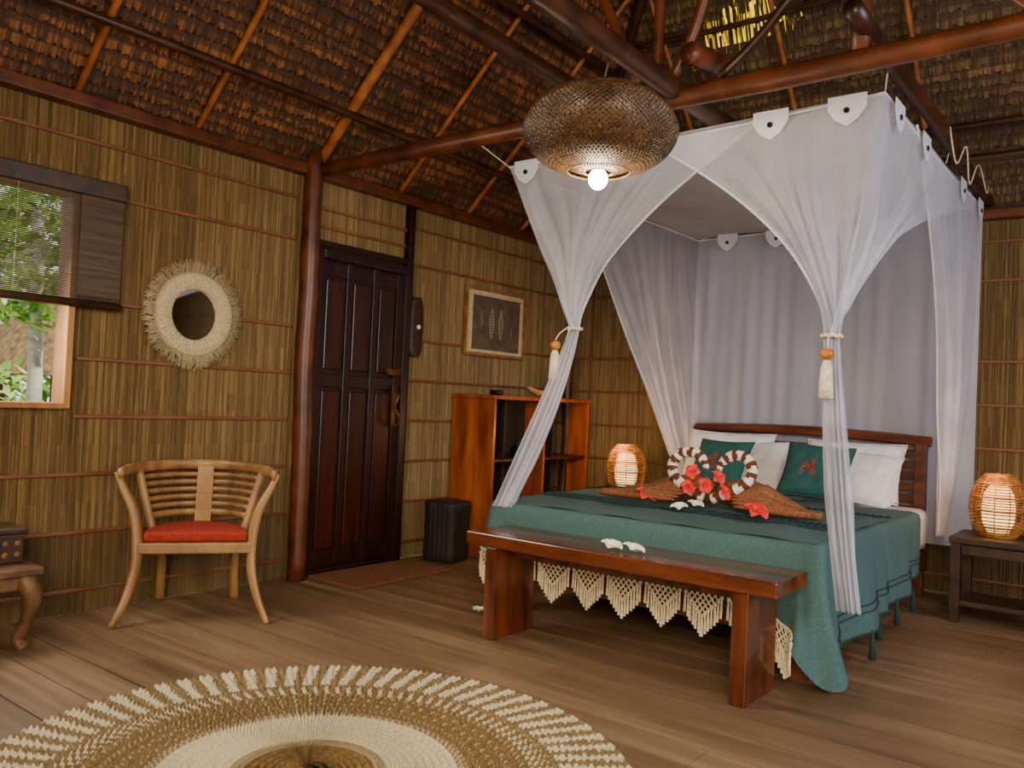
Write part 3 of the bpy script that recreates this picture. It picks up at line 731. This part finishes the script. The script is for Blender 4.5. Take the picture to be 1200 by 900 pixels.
# ---------------------------------------------------------------- bed net
NX0,NX1,NY0,NY1=-3.09,-1.0,3.88,6.44
FL=V((NX0,NY0,2.58));FR=V((NX1,NY0,2.63));BR=V((NX1,NY1,2.66));BL=V((NX0,NY1,2.60))
nt=thing('bed_net','sheer white four-corner bed net hung over the bed with gathered curtains','bed net',(BC,5.1,.3))
def drape(P0,P1,tie,nrm,nf,pw=1.4,tw=.06,bot=None,bw=.1,amp=.018,nu=120,bamp=.02,pe=None,hemr=None,name='curtain',sag=0):
    b=MB(); P0=V(P0);P1=V(P1);tie=V(tie);nrm=V(nrm); dr_=(P1-P0).normalized()
    fr=[(nf*k*U(.85,1.15),U(0,6),w_) for k,w_ in ((.45,.7),(1,.6),(1.7,.3),(2.6,.18))]
    n1=34;n2=24 if bot is not None else 0
    tot=n1+n2
    def f(u,v):
        j=round(v*tot); T=P0.lerp(P1,u); T.z-=sag*math.sin(PI*u)
        uu=u+.04*math.sin(j*.13+u*9)
        dsp=sum(w_*math.sin(2*PI*f_*uu+p_) for f_,p_,w_ in fr)
        K=tie+dr_*(u-.5)*tw
        pw_=pw*(1-u)+(pe or pw)*u
        if j<=n1:
            h=1-j/n1; e=h**pw_
            p=V((K.x+(T.x-K.x)*e,K.y+(T.y-K.y)*e,K.z+(T.z-K.z)*h))
            A=amp*(.15+.85*min(1,(1-h)*1.8)) if j<n1-3 else amp*.7
            p+=nrm*(.05*math.sin(PI*h)*math.sin(PI*u))
            return p+nrm*dsp*A
        t=(j-n1)/n2; Bt=V(bot)+dr_*(u-.5)*bw; K2=K
        p=V((K2.x+(Bt.x-K2.x)*(t**1.5 if abs(Bt.x-tie.x)>.15 else t),K2.y+(Bt.y-K2.y)*t,K2.z+(Bt.z-K2.z)*t))
        p=p+dr_*(u-.5)*bw*.5*math.sin(PI*t)
        return p+nrm*dsp*(amp*.6+bamp*t)
    b.grid(f,nu,tot)
    o=b.build(name,m_net,nt,world=True,smooth=True,recalc=False)
    if hemr is not None:
        h_=MB().tube([f(hemr,j/tot) for j in range(n1+1)],.006,5); h_.build('hem_edge',m_netd,o,world=True,smooth=True)
    return o
LT=V((-2.74,4.12,1.64)); RT=V((-1.195,3.9,1.56))
drape(FL,(-1.55,NY0,2.61),LT,(0,-1,0),8,1.05,.07,(-2.95,3.79,.60),.12,pe=1.8,hemr=1,sag=.03)
drape(FL,(NX0,5.1,2.59),LT,(-1,0,0),7,1.05,.07,pe=1.6)
drape((-2.2,NY0-.012,2.60),FR,RT,(0,-1,0),9,1.85,.07,(-1.02,3.70,.38),.10,pe=1.02,hemr=0,sag=.03)
drape(FR,(NX1,6.38,2.66),RT,(1,0,0),9,.85,.07,pe=1.9,hemr=1,sag=.04)
drape((NX1+.01,4.45,2.65),BR,(-1.14,6.14,.45),(1,0,0),6,3.0,.16,amp=.024,pe=.6,hemr=0,sag=.03)
drape((NX0,4.6,2.59),BL,(-2.98,6.2,.62),(-1,0,0),8,1.0,.25,amp=.024,hemr=0)
ff=[(U(1,18),U(0,6),U(.002,.005)) for _ in range(12)]
kw=dict(world=True,smooth=True,recalc=False)
b=MB(); b.grid(lambda u,v:(NX0+(NX1-NX0)*u,NY1+sum(a_*math.sin(u*2*PI*f_+p_+.6*math.sin(v*3+f_)) for f_,p_,a_ in ff)*(.2+.8*min(1,v*3)),2.60+.05*u-(2.3)*v),220,24)
b.build('back_curtain',m_netb,nt,**kw)
b=MB(); b.grid(lambda u,v:(NX0+(NX1-NX0)*u,NY0+(NY1-NY0)*v,2.585+.05*u+.03*v-.10*math.sin(PI*u)*math.sin(PI*v)+.012*math.sin(u*18+v*5)*math.sin(v*9)),40,40)
b.build('net_top',m_nett,nt,**kw)
b=MB()
def sagp(A,B,s_): return [A.lerp(B,i/12)-V((0,0,s_*math.sin(PI*i/12))) for i in range(12)]
b.tube(sagp(FL,FR,.02)+sagp(FR,BR,.03)+sagp(BR,BL,0)+sagp(BL,FL,.0)+[FL],.007,6); b.build('hem_band',m_netd,nt,world=True)
def flap(c,ax,nrm):
    c=V(c);ax=V(ax);nrm=V(nrm)*.014
    b=MB(); out=[(-.085,0.01),(.085,.01),(.085,-.05),(.05,-.10),(0,-.13),(-.05,-.10),(-.085,-.05)]
    b.poly([c+nrm+ax*x+V((0,0,z)) for x,z in out])
    f=b.build('valance_flap',m_netd,nt,world=True,recalc=False,sol=.003)
    MB().tube([c+nrm*1.1+V((0,0,-.06)),c+nrm*1.8+V((0,0,-.06))],.013,12).build('button',m_btn,f,world=True)
for x_ in (-2.94,-2.5,-1.50,-1.15): flap((x_,NY0-.02,2.58+.05*(x_-NX0)/2.09),(1,0,0),(0,-1,0))
for y_ in (4.05,4.6,5.6,6.2): flap((NX1+.01,y_,2.625+.01*(y_-4)),(0,1,0),(1,0,0))
for x_ in (-2.8,-2.4,-2.0,-1.6): flap((x_,NY1-.06,2.61),(1,0,0),(0,-1,0))
for tp,sg in ((LT,-1),(RT,0)):
    tb=MB(); P=[tp+V((.042*math.cos(a*PI/8),.042*math.sin(a*PI/8),.004*math.sin(a*3))) for a in range(17)]
    tb.tube(P,.010,6,cap=False); tb.tube([tp+V((0,-.05,0)),tp+V((-.02*abs(sg),-.055,-.07))],.004,5)
    tb.build('tieback_cord',m_cream,nt,world=True,smooth=True)
    q0=tp+V((-.09,-.06,-.10)) if sg else tp+V((0,-.06,-.085))
    if sg: MB().tube(cr([tp+V((-.03,-.04,0)),tp+V((-.07,-.05,-.03)),q0+V((0,0,.03))],4),.004,5).build('tieback_cord',m_cream,nt,world=True)
    tf=MB(); tf.lathe([(.0,-.20),(.034,-.20),(.031,-.12),(.026,-.06),(.016,-.03),(0,-.03)],16,q0,lambda a,z:1+.06*math.sin(12*a)); tfo=tf.build('tassel',m_cream,nt,world=True,smooth=True)
    MB().sph(q0,.032,14,(1,1,.85)).build('bead',m_bead,tfo,world=True,smooth=True)
for (p0,p1) in ((FR,(-.99,3.88,2.75)),(BR,(-.98,6.3,2.72)),((-1.0,5.2,2.65),(-.98,5.2,2.74)),(FL,(-3.09,3.52,2.66)),(BL,(-2.28,6.4,2.74))):
    MB().tube([p0,p1],.003,5).build('hanging_cord',m_cream,nt,world=True)
MB().tube(cr([(-.93,4.9,2.76),(-.92,5.05,2.60),(-.90,5.2,2.73),(-.92,5.45,2.58),(-.90,5.6,2.73),(-.9,5.9,2.63),(-.92,6.1,2.72)],5),.004,5).build('hanging_cord',m_cream,nt,world=True)
# ---------------------------------------------------------------- garden outside
g=MB().quad((-40,-20,-.5),(XL-.3,-20,-.5),(XL-.3,30,-.5),(-40,30,-.5)); S(tag(g.build('ground',m_grass),'green garden ground outside the window','ground'))
def tree(loc,hh,rx,rz_,mat,label,n=1500,tr=.09,ls_=.13,lean=0):
    r=thing('garden_tree',label,'tree',loc)
    MB().tube(cr([(0,0,0),(lean*.4,.05,hh*.4),(lean,0,hh)],4),[tr*(1-.06*i) for i in range(9)],9).build('trunk',m_bark,r,smooth=True)
    b=MB()
    for i in range(n):
        a=U(0,2*PI); c=U(-1,1); rr=U(.35,1)**.5; s_=math.sqrt(1-c*c)
        p=V((lean+rx*rr*s_*math.cos(a),rx*rr*s_*math.sin(a),hh+rz_*rr*c)); d=V((U(-1,1),U(-1,1),U(-1,.4))).normalized(); e=d.cross(V((U(-1,1),U(-1,1),1))).normalized()
        l=ls_*U(.7,1.4); b.c=rnd(); b.quad(p,p+d*l*.5+e*l*.22,p+d*l,p+d*l*.5-e*l*.22)
    b.build('foliage',mat,r,recalc=False); return r
def gp(u,d): 
    q_=at(u,450,0,XL-d); return (q_.x,q_.y,-.5)
tree(gp(34,3.0),3.1,.85,1.0,m_leafA,'pale-trunked leafy tree outside the window',1500,.085)
tree(gp(-45,4.8),1.0,.9,1.0,m_leafB,'pale green bush far left outside the window',1200,.05)
tree(gp(-5,8.5),3.0,1.5,1.9,m_leafA,'tall dense green tree behind the pale-trunked one',2400,.14,.2)
tree(gp(70,11.5),3.6,1.9,1.8,m_leafB,'light green treetop rising above the garden hut',2200,.14,.2)
tree(gp(8,1.2),.45,.38,.45,m_leafB,'low leafy shrub just outside the window',600,.03,.12)
hl=gp(90,5.8); hu=thing('garden_hut','small thatched garden hut outside seen through the window','hut',hl)
for sx in (-1,1):
    for sy in (-1,1): MB().tube([(sx*.7,sy*.55,0),(sx*.7,sy*.55,1.9)],.06,8).build('post',m_pole,hu)
MB().lathe([(1.2,1.75),(.8,2.3),(.0,3.0)],24,(0,0,0),lambda a,z:1+.03*math.sin(23*a)).build('thatched_roof',m_roofout,hu)
b=MB()
for i in range(19): b.tube([(.75,-.55+i*.06,.1),(.75,-.55+i*.06,1.3)],.026,6)
b.build('bamboo_screen',m_jamb,hu)
fl=gp(18,2.0); fe=thing('garden_fence','low brown picket fence in the garden outside the window','fence',(fl[0],fl[1]+.55,fl[2]),R(0))
b=MB()
for i in range(9): b.box((0,-.45+i*.11,.6),(.025,.04,1.2))
b.build('picket',m_jamb,fe); MB().box((.03,0,.95),(.03,1.0,.05)).build('rail',m_jamb,fe)
# ---------------------------------------------------------------- lights
def area(loc,target,size,e,col,spread=180):
    l=bpy.data.lights.new('area_light','AREA'); l.size=size; l.energy=e; l.color=col; l.spread=R(spread)
    o=bpy.data.objects.new('area_light',l); C.objects.link(o); o.location=loc
    o.rotation_euler=(V(target)-V(loc)).to_track_quat('-Z','Y').to_euler(); return o
def point(loc,e,col,r=.05):
    l=bpy.data.lights.new('point_light','POINT'); l.energy=e; l.color=col; l.shadow_soft_size=r
    o=bpy.data.objects.new('point_light',l); C.objects.link(o); o.location=loc; return o
area((.6,-1.3,2.3),(-2.5,3.2,.4),1.8,100,(1,.80,.52),105)
area((.4,-1.2,.9),(-3.4,3.2,3.8),1.6,26,(1,.76,.44),120)  # added upward fill to brighten the thatch, no lamp stands there
area((2.2,3.2,1.9),(-2.0,5.0,1.3),1.8,92,(.86,.90,1),140)
area((XL+.12,1.45,1.7),(-1.0,2.8,0),.9,34,(1,.93,.80),150)
point((-1.865,2.93,2.03),34,(1,.86,.64),.05)
point((-1.865,2.93,2.34),1.5,(1,.7,.4),.04)
point((-3.43,5.80,.93),12,(1,.52,.20),.06)
point((-.80,5.66,.93),7,(1,.52,.20),.06)
s=bpy.data.lights.new('sun','SUN'); s.energy=6; s.angle=R(1); s.color=(1,.93,.8)
so=bpy.data.objects.new('sun',s); C.objects.link(so); so.rotation_euler=V((-1,-.35,-1)).to_track_quat('-Z','Y').to_euler()
w=bpy.data.worlds.new('world'); SC.world=w; w.use_nodes=True
w.node_tree.nodes['Background'].inputs[0].default_value=(.9,.95,.95,1); w.node_tree.nodes['Background'].inputs[1].default_value=1.8
